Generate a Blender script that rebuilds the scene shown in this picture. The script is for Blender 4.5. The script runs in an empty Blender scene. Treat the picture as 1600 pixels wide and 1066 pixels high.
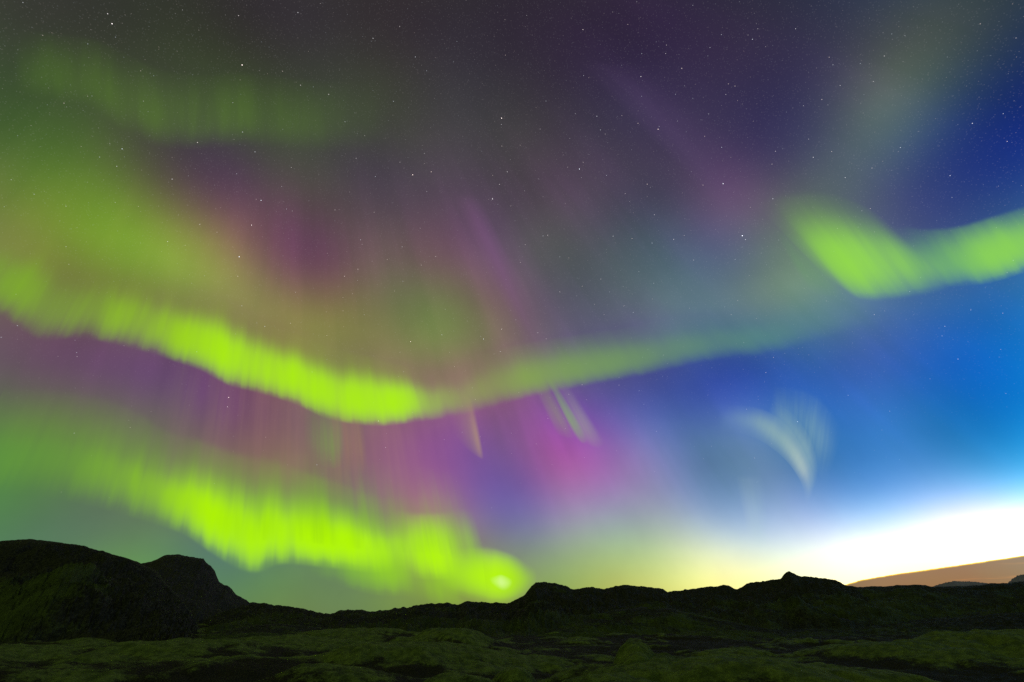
import bpy, math
import numpy as np
from mathutils import Vector

# ------------------------------------------------------------------ camera, sky, exposure
scene = bpy.context.scene
COL = scene.collection
FOCAL = 640.0                      # focal length in photo pixels (photo 1600 wide)
PITCH = math.atan((965.0 - 533.0) / FOCAL)
EYE = 3.0
cam_data = bpy.data.cameras.new("camera")
cam_data.sensor_width = 36.0
cam_data.lens = 36.0 * FOCAL / 1600.0
cam_data.clip_start = 0.1
cam_data.clip_end = 2.0e6
camera = bpy.data.objects.new("camera", cam_data)
COL.objects.link(camera)
camera.location = (0, 0, EYE)
camera.rotation_euler = (math.pi / 2 + PITCH, 0, 0)
scene.camera = camera

scene.view_settings.view_transform = 'Standard'
scene.view_settings.look = 'None'
scene.view_settings.exposure = 0.0
scene.view_settings.gamma = 1.0
scene.render.film_transparent = False
scene.cycles.transparent_max_bounces = 48
scene.cycles.min_transparent_bounces = 48
scene.cycles.use_denoising = False
scene.cycles.max_bounces = 5
scene.cycles.sample_clamp_indirect = 1.0


class Nodes:
    """Short-hand for building a node tree."""
    def __init__(self, tree):
        self.t = tree
        for n in list(tree.nodes):
            tree.nodes.remove(n)

    def new(self, kind, **kw):
        n = self.t.nodes.new(kind)
        for k, v in kw.items():
            setattr(n, k, v)
        return n

    def put(self, sock, v):
        if v is None:
            return
        if isinstance(v, bpy.types.NodeSocket):
            self.t.links.new(v, sock)
        else:
            sock.default_value = v

    def math(self, op, a, b=None, c=None, clamp=False):
        n = self.new('ShaderNodeMath', operation=op, use_clamp=clamp)
        for i, v in enumerate((a, b, c)):
            self.put(n.inputs[i], v)
        return n.outputs[0]

    def vec(self, op, a, b=None, c=None):
        n = self.new('ShaderNodeVectorMath', operation=op)
        for i, v in enumerate((a, b, c)):
            self.put(n.inputs[i], v)
        return n.outputs['Value'] if op in ('DOT_PRODUCT', 'LENGTH', 'DISTANCE') else n.outputs['Vector']

    def noise(self, vec, scale, detail=2.0, rough=0.5, dims='3D', w=None, dist=0.0):
        n = self.new('ShaderNodeTexNoise', noise_dimensions=dims)
        if vec is not None:
            self.put(n.inputs['Vector'], vec)
        if w is not None:
            self.put(n.inputs['W'], w)
        n.inputs['Scale'].default_value = scale
        n.inputs['Detail'].default_value = detail
        n.inputs['Roughness'].default_value = rough
        n.inputs['Distortion'].default_value = dist
        return n

    def ramp(self, fac, stops, interp='EASE'):
        n = self.new('ShaderNodeValToRGB')
        r = n.color_ramp
        r.interpolation = interp
        while len(r.elements) < len(stops):
            r.elements.new(0.5)
        for e, (p, c) in zip(r.elements, stops):
            e.position = p
            e.color = (c, c, c, 1) if isinstance(c, (int, float)) else (*c, 1)
        self.put(n.inputs['Fac'], fac)
        return n.outputs['Color']

    def smooth(self, x, lo, hi, a=0.0, b=1.0):
        n = self.new('ShaderNodeMapRange', interpolation_type='SMOOTHSTEP')
        self.put(n.inputs['Value'], x)
        n.inputs['From Min'].default_value = lo
        n.inputs['From Max'].default_value = hi
        n.inputs['To Min'].default_value = a
        n.inputs['To Max'].default_value = b
        return n.outputs[0]

    def mix(self, fac, a, b):
        n = self.new('ShaderNodeMix', data_type='RGBA')
        self.put(n.inputs[0], fac)
        self.put(n.inputs[6], a)
        self.put(n.inputs[7], b)
        return n.outputs[2]


def lin(r, g, b):
    return tuple((c / 255 / 12.92) if c <= 10 else ((c / 255 + .055) / 1.055) ** 2.4 for c in (r, g, b))


# night sky: log-radiance of twilight, airglow and diffuse aurora as a sum of smooth
# lobes on the sphere (unit direction, sharpness, log r g b), plus the stars
SKY_BASE = (-2.010, -1.814, -1.789)
SKY_LOBES = [
    (-0.689, 0.215, 0.692, 104.7, -0.440, -0.965, -0.125),
    (-0.590, 0.240, 0.771, 104.7, -0.670, -1.144, -0.170),
    (-0.438, 0.267, 0.858, 104.7, -0.417, -1.203, -0.049),
    (-0.237, 0.288, 0.928, 104.7, -0.230, -0.782, -0.145),
    (0.000, 0.297, 0.955, 104.7, -0.349, -0.720, -0.175),
    (0.237, 0.288, 0.928, 104.7, -0.124, -0.629, -0.192),
    (0.438, 0.267, 0.858, 104.7, 0.293, -0.114, -0.310),
    (0.590, 0.240, 0.771, 104.7, 0.346, 0.251, 0.020),
    (0.689, 0.215, 0.692, 104.7, 0.618, -0.274, -1.124),
    (-0.543, 0.313, 0.779, 104.7, 0.290, 0.634, -0.195),
    (-0.362, 0.348, 0.865, 104.7, 0.188, 0.100, 0.459),
    (-0.128, 0.370, 0.920, 104.7, -0.037, -0.187, 0.210),
    (0.128, 0.370, 0.920, 104.7, 0.006, -0.310, 0.238),
    (0.362, 0.348, 0.865, 104.7, 0.184, -0.268, 0.122),
    (0.543, 0.313, 0.779, 104.7, 0.097, -0.538, -0.155),
    (-0.730, 0.311, 0.609, 104.7, -1.070, -0.915, -0.666),
    (-0.653, 0.345, 0.674, 104.7, 0.895, 1.188, 0.190),
    (-0.452, 0.406, 0.794, 104.7, -0.070, 0.022, -0.510),
    (-0.288, 0.436, 0.852, 104.7, 0.005, 0.320, -0.575),
    (-0.201, 0.446, 0.872, 104.7, 0.073, -0.067, 0.124),
    (0.068, 0.455, 0.888, 104.7, -0.120, -0.114, -0.227),
    (0.264, 0.439, 0.859, 104.7, -0.110, -0.059, 0.165),
    (0.647, 0.347, 0.679, 104.7, 2.471, 2.299, 0.248),
    (0.721, 0.316, 0.617, 104.7, -2.534, -2.290, -0.143),
    (-0.584, 0.441, 0.682, 104.7, -1.284, -2.429, 0.079),
    (-0.498, 0.471, 0.728, 104.7, 0.038, 0.129, 0.476),
    (-0.338, 0.511, 0.790, 104.7, -0.103, -1.025, 0.784),
    (-0.142, 0.537, 0.831, 104.7, 0.263, -0.168, 0.405),
    (0.072, 0.541, 0.838, 104.7, 0.253, -0.096, 0.299),
    (0.276, 0.522, 0.807, 104.7, 0.241, -0.275, -0.094),
    (0.407, 0.496, 0.767, 104.7, 0.096, -0.315, -0.177),
    (0.543, 0.456, 0.705, 104.7, -1.258, -1.425, -0.143),
    (-0.767, 0.405, 0.497, 104.7, 0.602, -0.184, 0.377),
    (-0.708, 0.446, 0.547, 104.7, 0.250, 0.671, -0.784),
    (-0.599, 0.506, 0.621, 104.7, 0.623, 0.768, -0.002),
    (-0.513, 0.542, 0.665, 104.7, 1.082, 0.410, 0.221),
    (-0.409, 0.577, 0.707, 104.7, 0.098, 0.724, -0.904),
    (-0.219, 0.617, 0.756, 104.7, -0.212, -0.212, -0.099),
    (0.000, 0.632, 0.775, 104.7, -0.152, -0.466, -0.134),
    (0.148, 0.625, 0.766, 104.7, 0.283, -0.227, 0.308),
    (0.350, 0.592, 0.726, 104.7, -0.579, -0.195, -0.054),
    (0.464, 0.560, 0.687, 104.7, 2.226, 0.758, 0.723),
    (0.541, 0.532, 0.652, 104.7, 1.490, 1.594, -0.606),
    (0.680, 0.463, 0.568, 104.7, 0.045, -1.147, -0.246),
    (0.763, 0.408, 0.501, 104.7, 0.015, 0.313, -0.558),
    (-0.451, 0.623, 0.640, 104.7, -1.456, -2.576, 0.656),
    (-0.370, 0.648, 0.666, 104.7, 0.909, 0.236, 0.677),
    (-0.181, 0.686, 0.705, 104.7, 0.820, -0.151, 0.443),
    (-0.061, 0.696, 0.715, 104.7, 0.185, -0.114, 0.759),
    (0.046, 0.697, 0.716, 104.7, 0.014, 0.646, -0.293),
    (0.503, 0.603, 0.619, 104.7, -3.887, -2.676, -0.195),
    (-0.726, 0.523, 0.447, 104.7, -0.425, -0.238, -0.528),
    (-0.649, 0.578, 0.494, 104.7, 0.104, 0.108, -0.381),
    (-0.528, 0.646, 0.552, 104.7, 0.687, 0.911, -0.050),
    (-0.422, 0.689, 0.589, 104.7, 0.637, 0.779, -0.556),
    (-0.283, 0.729, 0.623, 104.7, -0.578, -0.182, -0.118),
    (-0.123, 0.754, 0.645, 104.7, -0.378, 0.322, -0.630),
    (-0.031, 0.760, 0.649, 104.7, 0.516, -0.765, 0.464),
    (0.093, 0.757, 0.647, 104.7, -0.241, -0.401, 0.154),
    (0.227, 0.740, 0.633, 104.7, -0.103, -0.197, -0.130),
    (0.422, 0.689, 0.589, 104.7, 0.330, 0.332, 0.056),
    (0.537, 0.641, 0.548, 104.7, 3.477, 2.062, 0.004),
    (0.682, 0.556, 0.475, 104.7, 0.055, 0.767, 0.032),
    (0.759, 0.495, 0.423, 104.7, 0.008, -0.834, -0.101),
    (-0.298, 0.780, 0.550, 104.7, 0.531, -0.064, 0.038),
    (-0.154, 0.808, 0.569, 104.7, 0.245, 0.385, -0.040),
    (0.000, 0.817, 0.576, 104.7, 0.263, 0.651, -0.139),
    (0.093, 0.814, 0.574, 104.7, -0.002, -0.299, 0.099),
    (0.228, 0.796, 0.561, 104.7, 0.279, 0.369, 0.401),
    (0.364, 0.761, 0.537, 104.7, 0.330, 0.442, 0.296),
    (0.575, 0.669, 0.471, 104.7, -1.644, -1.026, -0.252),
    (-0.773, 0.541, 0.333, 104.7, 0.143, -0.732, 0.079),
    (-0.712, 0.598, 0.368, 104.7, 0.225, -0.685, 0.822),
    (-0.592, 0.687, 0.423, 104.7, -0.363, -1.121, 0.116),
    (-0.062, 0.850, 0.523, 104.7, -0.207, -0.263, 0.070),
    (0.298, 0.813, 0.500, 104.7, -0.483, -1.156, -0.328),
    (0.684, 0.622, 0.382, 104.7, 0.173, -1.277, -0.372),
    (0.777, 0.536, 0.330, 104.7, -2.719, -0.208, -0.019),
    (0.478, 0.769, 0.425, 104.7, -1.999, -1.711, -0.095),
    (0.294, 0.872, 0.390, 104.7, -0.419, -0.053, 0.609),
    (0.419, 0.829, 0.371, 104.7, -0.792, -0.425, -0.089),
    (-0.507, 0.773, 0.382, 104.7, 0.874, 0.190, -0.272),
    (-0.153, 0.886, 0.438, 104.7, 0.377, 0.126, 0.043),
    (-0.031, 0.896, 0.443, 104.7, 0.473, -0.506, 0.206),
    (0.153, 0.886, 0.438, 104.7, -0.492, -0.377, -0.053),
    (0.612, 0.709, 0.350, 104.7, -0.880, 0.042, 0.217),
    (-0.765, 0.601, 0.232, 104.7, -0.518, 0.288, -0.558),
    (-0.675, 0.689, 0.266, 104.7, 0.030, 0.237, -0.003),
    (-0.565, 0.770, 0.297, 104.7, -0.947, -1.689, 1.298),
    (-0.438, 0.839, 0.323, 104.7, -0.786, -0.307, 0.527),
    (-0.343, 0.876, 0.338, 104.7, 0.509, -0.291, 0.069),
    (-0.180, 0.918, 0.354, 104.7, -0.115, -0.726, 0.504),
    (-0.030, 0.933, 0.360, 104.7, -0.139, 0.368, 0.310),
    (0.106, 0.928, 0.358, 104.7, 0.590, -0.358, 1.059),
    (0.491, 0.813, 0.313, 104.7, 3.533, 2.251, 1.260),
    (0.675, 0.689, 0.266, 104.7, 2.293, 1.808, 1.216),
    (0.769, 0.596, 0.230, 104.7, -2.661, -0.406, 0.215),
    (0.594, 0.763, 0.256, 104.7, -3.411, -2.208, -1.206),
    (-0.721, 0.666, 0.192, 104.7, 0.651, 0.451, -1.022),
    (-0.612, 0.760, 0.219, 104.7, 1.240, 2.276, -1.987),
    (-0.492, 0.837, 0.241, 104.7, 1.224, 0.709, -0.878),
    (-0.259, 0.928, 0.268, 104.7, 0.101, 0.051, 0.192),
    (-0.089, 0.957, 0.276, 104.7, -0.233, -0.555, -0.064),
    (0.059, 0.959, 0.277, 104.7, 0.267, -0.165, -0.896),
    (0.190, 0.943, 0.272, 104.7, 0.428, -0.350, 0.086),
    (0.348, 0.901, 0.260, 104.7, 1.807, 0.976, 0.876),
    (0.430, 0.868, 0.250, 104.7, -3.599, -2.018, -1.333),
    (0.721, 0.666, 0.192, 104.7, -3.566, -3.391, -2.908),
    (-0.669, 0.727, 0.156, 104.7, -1.307, -2.551, 2.108),
    (-0.329, 0.923, 0.199, 104.7, -0.009, -0.349, 0.143),
    (-0.143, 0.968, 0.208, 104.7, 0.925, 0.320, 0.519),
    (0.000, 0.978, 0.210, 104.7, -0.883, -0.438, 1.069),
    (0.279, 0.939, 0.202, 104.7, -1.040, -0.986, -0.660),
    (0.555, 0.813, 0.175, 104.7, 0.866, -0.177, -0.135),
    (0.656, 0.738, 0.159, 104.7, -0.349, 0.577, 1.204),
    (-0.742, 0.662, 0.106, 104.7, -0.164, 0.253, -0.007),
    (-0.562, 0.816, 0.131, 104.7, -1.333, -2.231, 1.771),
    (0.085, 0.984, 0.158, 104.7, 0.605, 0.216, 0.607),
    (0.208, 0.966, 0.155, 104.7, -0.236, 0.736, 1.414),
    (0.413, 0.899, 0.144, 104.7, 0.891, 0.333, 1.158),
    (0.746, 0.658, 0.106, 104.7, 5.295, 3.095, 3.001),
    (-0.626, 0.776, 0.085, 104.7, 1.074, 2.013, -1.517),
    (-0.484, 0.870, 0.095, 104.7, -0.336, 0.552, 0.238),
    (0.338, 0.935, 0.102, 104.7, 0.370, 0.744, 0.190),
    (0.520, 0.849, 0.093, 104.7, -0.093, 0.700, 1.230),
    (-0.354, 0.933, 0.063, 104.7, -0.502, -0.152, 0.793),
    (-0.261, 0.963, 0.065, 104.7, 0.201, 0.310, -0.386),
    (0.107, 0.992, 0.067, 104.7, -0.599, 0.101, -0.238),
    (0.199, 0.978, 0.066, 104.7, 0.692, -0.104, -0.849),
    (0.660, 0.750, 0.050, 104.7, 1.914, 0.824, 0.288),
    (-0.429, 0.903, 0.025, 104.7, 0.598, 0.143, -0.844),
    (-0.131, 0.991, 0.027, 104.7, -0.182, 0.057, -0.182),
    (-0.026, 0.999, 0.027, 104.7, 0.370, 0.238, -0.318),
    (0.466, 0.884, 0.024, 104.7, 0.308, -0.046, -0.852),
    (0.721, 0.692, 0.019, 104.7, -3.492, -1.779, -1.773),
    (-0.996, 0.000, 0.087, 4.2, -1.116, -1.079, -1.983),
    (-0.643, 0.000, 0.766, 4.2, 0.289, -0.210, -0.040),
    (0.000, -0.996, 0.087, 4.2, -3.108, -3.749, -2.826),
    (0.000, -0.866, 0.500, 4.2, 3.512, 4.512, 2.606),  # unseen sky behind the camera, brightened green to light the slopes facing it
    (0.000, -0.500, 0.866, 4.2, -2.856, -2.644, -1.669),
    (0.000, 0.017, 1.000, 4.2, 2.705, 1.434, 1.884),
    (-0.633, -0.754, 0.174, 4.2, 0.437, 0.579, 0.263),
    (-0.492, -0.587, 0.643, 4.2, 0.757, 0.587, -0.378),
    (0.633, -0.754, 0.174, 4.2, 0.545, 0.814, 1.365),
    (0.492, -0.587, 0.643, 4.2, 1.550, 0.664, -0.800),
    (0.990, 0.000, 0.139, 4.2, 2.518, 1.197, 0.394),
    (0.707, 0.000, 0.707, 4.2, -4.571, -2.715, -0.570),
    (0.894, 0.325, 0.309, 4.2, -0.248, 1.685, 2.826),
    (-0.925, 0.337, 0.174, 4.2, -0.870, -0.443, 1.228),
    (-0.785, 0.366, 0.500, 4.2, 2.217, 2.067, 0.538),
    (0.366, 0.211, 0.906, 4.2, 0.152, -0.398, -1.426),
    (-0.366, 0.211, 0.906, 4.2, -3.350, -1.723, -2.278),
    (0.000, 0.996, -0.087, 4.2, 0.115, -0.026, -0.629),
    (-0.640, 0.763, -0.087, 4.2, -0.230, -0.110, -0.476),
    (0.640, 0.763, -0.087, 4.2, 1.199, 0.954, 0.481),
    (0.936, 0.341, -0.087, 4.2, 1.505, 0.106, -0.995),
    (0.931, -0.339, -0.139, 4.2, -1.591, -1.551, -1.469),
]
world = bpy.data.worlds.new("World")
scene.world = world
world.use_nodes = True
N = Nodes(world.node_tree)
direction = N.vec('NORMALIZE', N.new('ShaderNodeTexCoord').outputs['Generated'])
acc = None
here = direction
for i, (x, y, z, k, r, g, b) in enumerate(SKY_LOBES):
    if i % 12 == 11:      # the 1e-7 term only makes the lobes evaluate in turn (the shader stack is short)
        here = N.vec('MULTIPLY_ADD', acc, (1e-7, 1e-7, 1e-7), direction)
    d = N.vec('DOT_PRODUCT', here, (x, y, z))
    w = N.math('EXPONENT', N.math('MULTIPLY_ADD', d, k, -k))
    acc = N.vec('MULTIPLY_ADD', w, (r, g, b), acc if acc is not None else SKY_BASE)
sepd = N.new('ShaderNodeSeparateXYZ'); N.put(sepd.inputs[0], direction)
height = sepd.outputs[2]
# long faint auroral rays: streaks that run along the field lines and meet at the magnetic zenith
zen = ((472.0 - 800.0) / FOCAL, (533.0 + 250.0) / FOCAL)
zen = Vector((zen[0], math.cos(PITCH) - zen[1] * math.sin(PITCH), math.sin(PITCH) + zen[1] * math.cos(PITCH))).normalized()
e1 = zen.orthogonal().normalized()
e2 = zen.cross(e1)
pa = N.vec('DOT_PRODUCT', direction, tuple(e1))
pb = N.vec('DOT_PRODUCT', direction, tuple(e2))
pc = N.vec('DOT_PRODUCT', direction, tuple(zen))
flat = N.new('ShaderNodeCombineXYZ')
N.put(flat.inputs[0], pa); N.put(flat.inputs[1], pb)
spoke = N.vec('NORMALIZE', flat.outputs[0])
spoke3 = N.vec('MULTIPLY_ADD', pc, (0.0, 0.0, 0.16), spoke)
streak = N.math('SUBTRACT', N.noise(spoke3, 9.0, 3.0, 0.6).outputs[0], 0.5)
patchy = N.smooth(N.noise(direction, 3.2, 2.0, 0.5).outputs[0], 0.35, 0.65, 0.25, 1.0)
fade = N.math('MULTIPLY', N.smooth(pc, 0.97, 0.80), patchy)
fade = N.math('MULTIPLY', fade, N.smooth(height, 0.10, 0.34, 0.08, 1.0))
streak = N.math('MULTIPLY', streak, fade)
mottle = N.math('SUBTRACT', N.noise(direction, 6.0, 4.0, 0.55).outputs[0], 0.5)
acc = N.vec('MULTIPLY_ADD', streak, (0.75, 0.34, 0.80), acc)
acc = N.vec('MULTIPLY_ADD', mottle, (0.30, 0.36, 0.22), acc)
sep = N.new('ShaderNodeSeparateXYZ'); N.put(sep.inputs[0], acc)
comb = N.new('ShaderNodeCombineXYZ')
for i in range(3):
    N.put(comb.inputs[i], N.math('EXPONENT', N.math('MINIMUM', sep.outputs[i], 0.75)))
sky_col = comb.outputs[0]


def star_layer(scale, radius, power, gain):
    v = N.new('ShaderNodeTexVoronoi', voronoi_dimensions='3D', feature='F1')
    N.put(v.inputs['Vector'], direction)
    v.inputs['Scale'].default_value = scale
    s = N.new('ShaderNodeSeparateColor'); N.put(s.inputs[0], v.outputs['Color'])
    disc = N.smooth(v.outputs['Distance'], radius * 0.5, radius, 1.0, 0.0)
    mag = N.math('MULTIPLY', N.math('POWER', s.outputs[0], power), gain)
    tint = N.mix(s.outputs[1], (1.0, 0.80, 0.72, 1), (0.78, 0.88, 1.0, 1))
    return N.math('MULTIPLY', disc, mag), tint


stars = None
for scale, radius, power, gain in ((330.0, 0.30, 1.0, 0.045), (150.0, 0.105, 1.5, 0.18), (95.0, 0.062, 3.0, 1.5), (46.0, 0.034, 4.0, 5.0)):
    amount, tint = star_layer(scale, radius, power, gain)
    amount = N.math('MULTIPLY', amount, N.smooth(height, 0.12, 0.60))
    stars = N.vec('MULTIPLY_ADD', amount, tint, stars if stars is not None else (0, 0, 0))
sky_col = N.vec('ADD', sky_col, stars)
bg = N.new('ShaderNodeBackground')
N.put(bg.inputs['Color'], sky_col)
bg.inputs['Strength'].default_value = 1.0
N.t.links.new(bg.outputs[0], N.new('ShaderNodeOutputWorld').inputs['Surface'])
world.cycles.sampling_method = 'MANUAL'
world.cycles.sample_map_resolution = 512

# ------------------------------------------------------------------ helpers


def ray(x, y):
    """World direction seen at a point of the photograph."""
    a, b = (x - 800.0) / FOCAL, (533.0 - y) / FOCAL
    v = Vector((a, math.cos(PITCH) - b * math.sin(PITCH), math.sin(PITCH) + b * math.cos(PITCH)))
    return v.normalized()


def az_el(x, y):
    v = ray(x, y)
    return math.atan2(v.x, v.y), math.atan2(v.z, math.hypot(v.x, v.y))


def tag(o, label=None, cat=None, group=None, kind=None):
    for k, v in (('label', label), ('category', cat), ('group', group), ('kind', kind)):
        if v:
            o[k] = v
    return o


def mesh_grid(name, pts, mat, smooth=True, uv=None, attrs=None, closed_u=False):
    """pts: (m, n, 3) array -> a grid mesh object."""
    m, n = pts.shape[:2]
    idx = np.arange(m * n).reshape(m, n)
    quads = np.stack([idx[:-1, :-1], idx[1:, :-1], idx[1:, 1:], idx[:-1, 1:]], -1).reshape(-1, 4)
    me = bpy.data.meshes.new(name)
    me.vertices.add(m * n)
    me.vertices.foreach_set('co', pts.reshape(-1).astype(np.float32))
    me.loops.add(quads.size)
    me.loops.foreach_set('vertex_index', quads.reshape(-1).astype(np.int32))
    me.polygons.add(len(quads))
    me.polygons.foreach_set('loop_start', np.arange(0, quads.size, 4, dtype=np.int32))
    me.polygons.foreach_set('use_smooth', np.full(len(quads), smooth))
    if uv is not None:
        layer = me.uv_layers.new(name='UVMap')
        layer.data.foreach_set('uv', uv.reshape(-1, 2)[quads.reshape(-1)].reshape(-1).astype(np.float32))
    for k, v in (attrs or {}).items():
        at = me.attributes.new(k, 'FLOAT', 'POINT')
        at.data.foreach_set('value', v.reshape(-1).astype(np.float32))
    me.update(calc_edges=True)
    me.validate()
    me.materials.append(mat)
    o = bpy.data.objects.new(name, me)
    COL.objects.link(o)
    return o


def _hash(ix, iy, seed):
    h = (ix.astype(np.int64) * 374761393 + iy.astype(np.int64) * 668265263 + seed * 144665) & 0xFFFFFFFF
    h = ((h ^ (h >> 13)) * 1274126177) & 0xFFFFFFFF
    return ((h ^ (h >> 16)) & 0xFFFFFF) / float(0xFFFFFF)


def vnoise(x, y, seed=0):
    ix, iy = np.floor(x), np.floor(y)
    fx, fy = x - ix, y - iy
    fx, fy = fx * fx * fx * (fx * (fx * 6 - 15) + 10), fy * fy * fy * (fy * (fy * 6 - 15) + 10)
    a, b = _hash(ix, iy, seed), _hash(ix + 1, iy, seed)
    c, d = _hash(ix, iy + 1, seed), _hash(ix + 1, iy + 1, seed)
    return (a + (b - a) * fx) * (1 - fy) + (c + (d - c) * fx) * fy


def fbm(x, y, octaves=5, seed=0, gain=0.5, ridged=False):
    s, a, t = 0.0, 1.0, 0.0
    for i in range(octaves):
        n = vnoise(x * 2 ** i + 17.3 * i, y * 2 ** i - 9.1 * i, seed + i)
        n = 1 - np.abs(2 * n - 1) * 2 if ridged else 2 * n - 1
        s = s + a * n
        t += a
        a *= gain
    return s / t


def sstep(x, lo, hi):
    t = np.clip((x - lo) / (hi - lo), 0, 1)
    return t * t * (3 - 2 * t)


# ------------------------------------------------------------------ ground materials
def moss_material(name, moss_a, moss_b, rock_a, rock_b, cover, size, bump, by_attr=False):
    """Moss over lava rock: moss on gentle tops, bare rock in hollows and on steep faces."""
    m = bpy.data.materials.new(name)
    m.use_nodes = True
    n = Nodes(m.node_tree)
    pos = n.new('ShaderNodeNewGeometry').outputs['Position']
    nz = n.new('ShaderNodeSeparateXYZ'); n.put(nz.inputs[0], n.new('ShaderNodeNewGeometry').outputs['Normal'])
    big = n.noise(pos, 0.35 / size, 5, 0.6).outputs[0]
    mid = n.noise(pos, 2.2 / size, 6, 0.65).outputs[0]
    fine = n.noise(pos, 14.0 / size, 4, 0.7).outputs[0]
    moss = n.mix(n.smooth(mid, 0.35, 0.65), (*moss_a, 1), (*moss_b, 1))
    rock = n.mix(n.smooth(fine, 0.35, 0.65), (*rock_a, 1), (*rock_b, 1))
    where = n.math('ADD', n.math('ADD', n.math('MULTIPLY', big, 1.2), n.math('MULTIPLY', mid, 0.7)),
                   n.math('MULTIPLY', nz.outputs[2], 0.9))
    where = n.smooth(where, 1.85 - cover, 2.25 - cover)
    if by_attr:      # moss grows on the crowns of the hummocks
        at = n.new('ShaderNodeAttribute', attribute_name='moss').outputs['Fac']
        at = n.math('ADD', at, n.math('MULTIPLY_ADD', mid, 0.9, -0.45))
        at = n.math('ADD', at, n.math('MULTIPLY_ADD', fine, 0.5, -0.25))
        where = n.smooth(at, 0.30, 0.74)
    col = n.mix(where, rock, moss)
    col = n.mix(n.smooth(fine, 0.30, 0.75, 0.45, 0.0), col, (0.006, 0.007, 0.004, 1))
    bs = n.new('ShaderNodeBsdfPrincipled')
    n.put(bs.inputs['Base Color'], col)
    bs.inputs['Roughness'].default_value = 1.0
    bs.inputs['Specular IOR Level'].default_value = 0.1
    bn = n.new('ShaderNodeBump')
    bn.inputs['Strength'].default_value = bump
    bn.inputs['Distance'].default_value = 0.25 * size
    n.put(bn.inputs['Height'], n.math('ADD', n.math('MULTIPLY', fine, 0.35), mid))
    n.put(bs.inputs['Normal'], bn.outputs[0])
    n.t.links.new(bs.outputs[0], n.new('ShaderNodeOutputMaterial').inputs['Surface'])
    return m


MOSS_A, MOSS_B = (0.080, 0.105, 0.026), (0.190, 0.230, 0.052)
ROCK_A, ROCK_B = (0.028, 0.026, 0.022), (0.060, 0.056, 0.046)
mat_ground = moss_material('mossy_lava', MOSS_A, MOSS_B, (0.018, 0.015, 0.011), (0.045, 0.036, 0.026), 0.10, 1.6, 0.8, True)
mat_hill = moss_material('mossy_hill', (0.060, 0.074, 0.026), (0.10, 0.125, 0.036), ROCK_A, ROCK_B, 0.10, 9.0, 0.9, True)
mat_ridge = moss_material('dark_ridge', (0.052, 0.062, 0.026), (0.090, 0.108, 0.034), ROCK_A, ROCK_B, -0.10, 12.0, 1.0, True)
mat_rock = moss_material('dark_rock', (0.045, 0.046, 0.038), (0.06, 0.06, 0.05), (0.035, 0.031, 0.033), (0.075, 0.068, 0.070), -0.3, 12.0, 1.0)


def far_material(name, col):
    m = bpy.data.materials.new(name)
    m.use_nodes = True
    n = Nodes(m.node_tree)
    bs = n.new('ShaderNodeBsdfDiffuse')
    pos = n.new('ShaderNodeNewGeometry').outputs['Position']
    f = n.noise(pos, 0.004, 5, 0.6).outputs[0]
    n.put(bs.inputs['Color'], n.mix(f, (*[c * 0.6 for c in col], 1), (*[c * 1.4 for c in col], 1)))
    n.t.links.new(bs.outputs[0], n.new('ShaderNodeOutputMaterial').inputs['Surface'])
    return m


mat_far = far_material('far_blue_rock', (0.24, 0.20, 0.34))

# ------------------------------------------------------------------ ground sheet
# mossy knolls standing on the lava plain: photo x, photo y of the top, half width in photo pixels, depth / width, rise in metres
KNOLLS = [
    (640, 1004, 130, 0.7, 1.3), (575, 984, 110, 0.8, 1.5), (700, 983, 70, 0.9, 1.7), (450, 998, 140, 0.6, 1.0),
    (1110, 1032, 190, 0.45, 1.2), (1290, 1040, 120, 0.5, 0.9), (960, 1056, 110, 0.5, 0.9), (1030, 1022, 30, 2.2, 1.3), (990, 1006, 30, 2.6, 1.6),
    (1540, 988, 100, 0.8, 1.7), (1400, 1006, 90, 0.7, 1.1),
    (90, 1008, 150, 0.6, 1.1), (300, 1004, 120, 0.7, 1.1), (340, 1032, 150, 0.45, 0.8), (130, 1040, 150, 0.45, 0.8),
    (520, 1040, 80, 0.6, 0.8), (800, 1042, 30, 1.4, 0.9), (720, 1052, 60, 0.7, 0.8),
]


def knoll_mask(x, y):
    top, moss = 0.0, 0.0
    wob_u, wob_v = 0.22 * fbm(x / 4 + 9, y / 4, 2, 33), 0.22 * fbm(x / 4, y / 4, 2, 31)
    for px, py, half, aspect, rise in KNOLLS:
        a, e = az_el(px, py)
        dist = (EYE - (1.4 * rise - 0.6)) / math.tan(-e)
        wx = half * dist / FOCAL
        wy = wx * aspect
        cx, cy = math.sin(a) * (dist + 0.3 * wy), math.cos(a) * (dist + 0.3 * wy)
        ca, sa = math.cos(a), math.sin(a)
        dx, dy = x - cx, y - cy
        u = (dx * ca - dy * sa) / wx + wob_u
        v = (dx * sa + dy * ca) / wy + wob_v
        g = np.exp(-(u * u + v * v) ** 1.4)
        top = np.maximum(top, rise * g)
        moss = np.maximum(moss, g)
    return top, moss


def billow(x, y, octaves, seed, gain=0.45):
    s, a, tot = 0.0, 1.0, 0.0
    for i in range(octaves):
        s = s + a * np.abs(2 * vnoise(x * 2 ** i + 7.7 * i, y * 2 ** i + 3.1 * i, seed + i) - 1)
        tot += a
        a *= gain
    return s / tot


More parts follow.
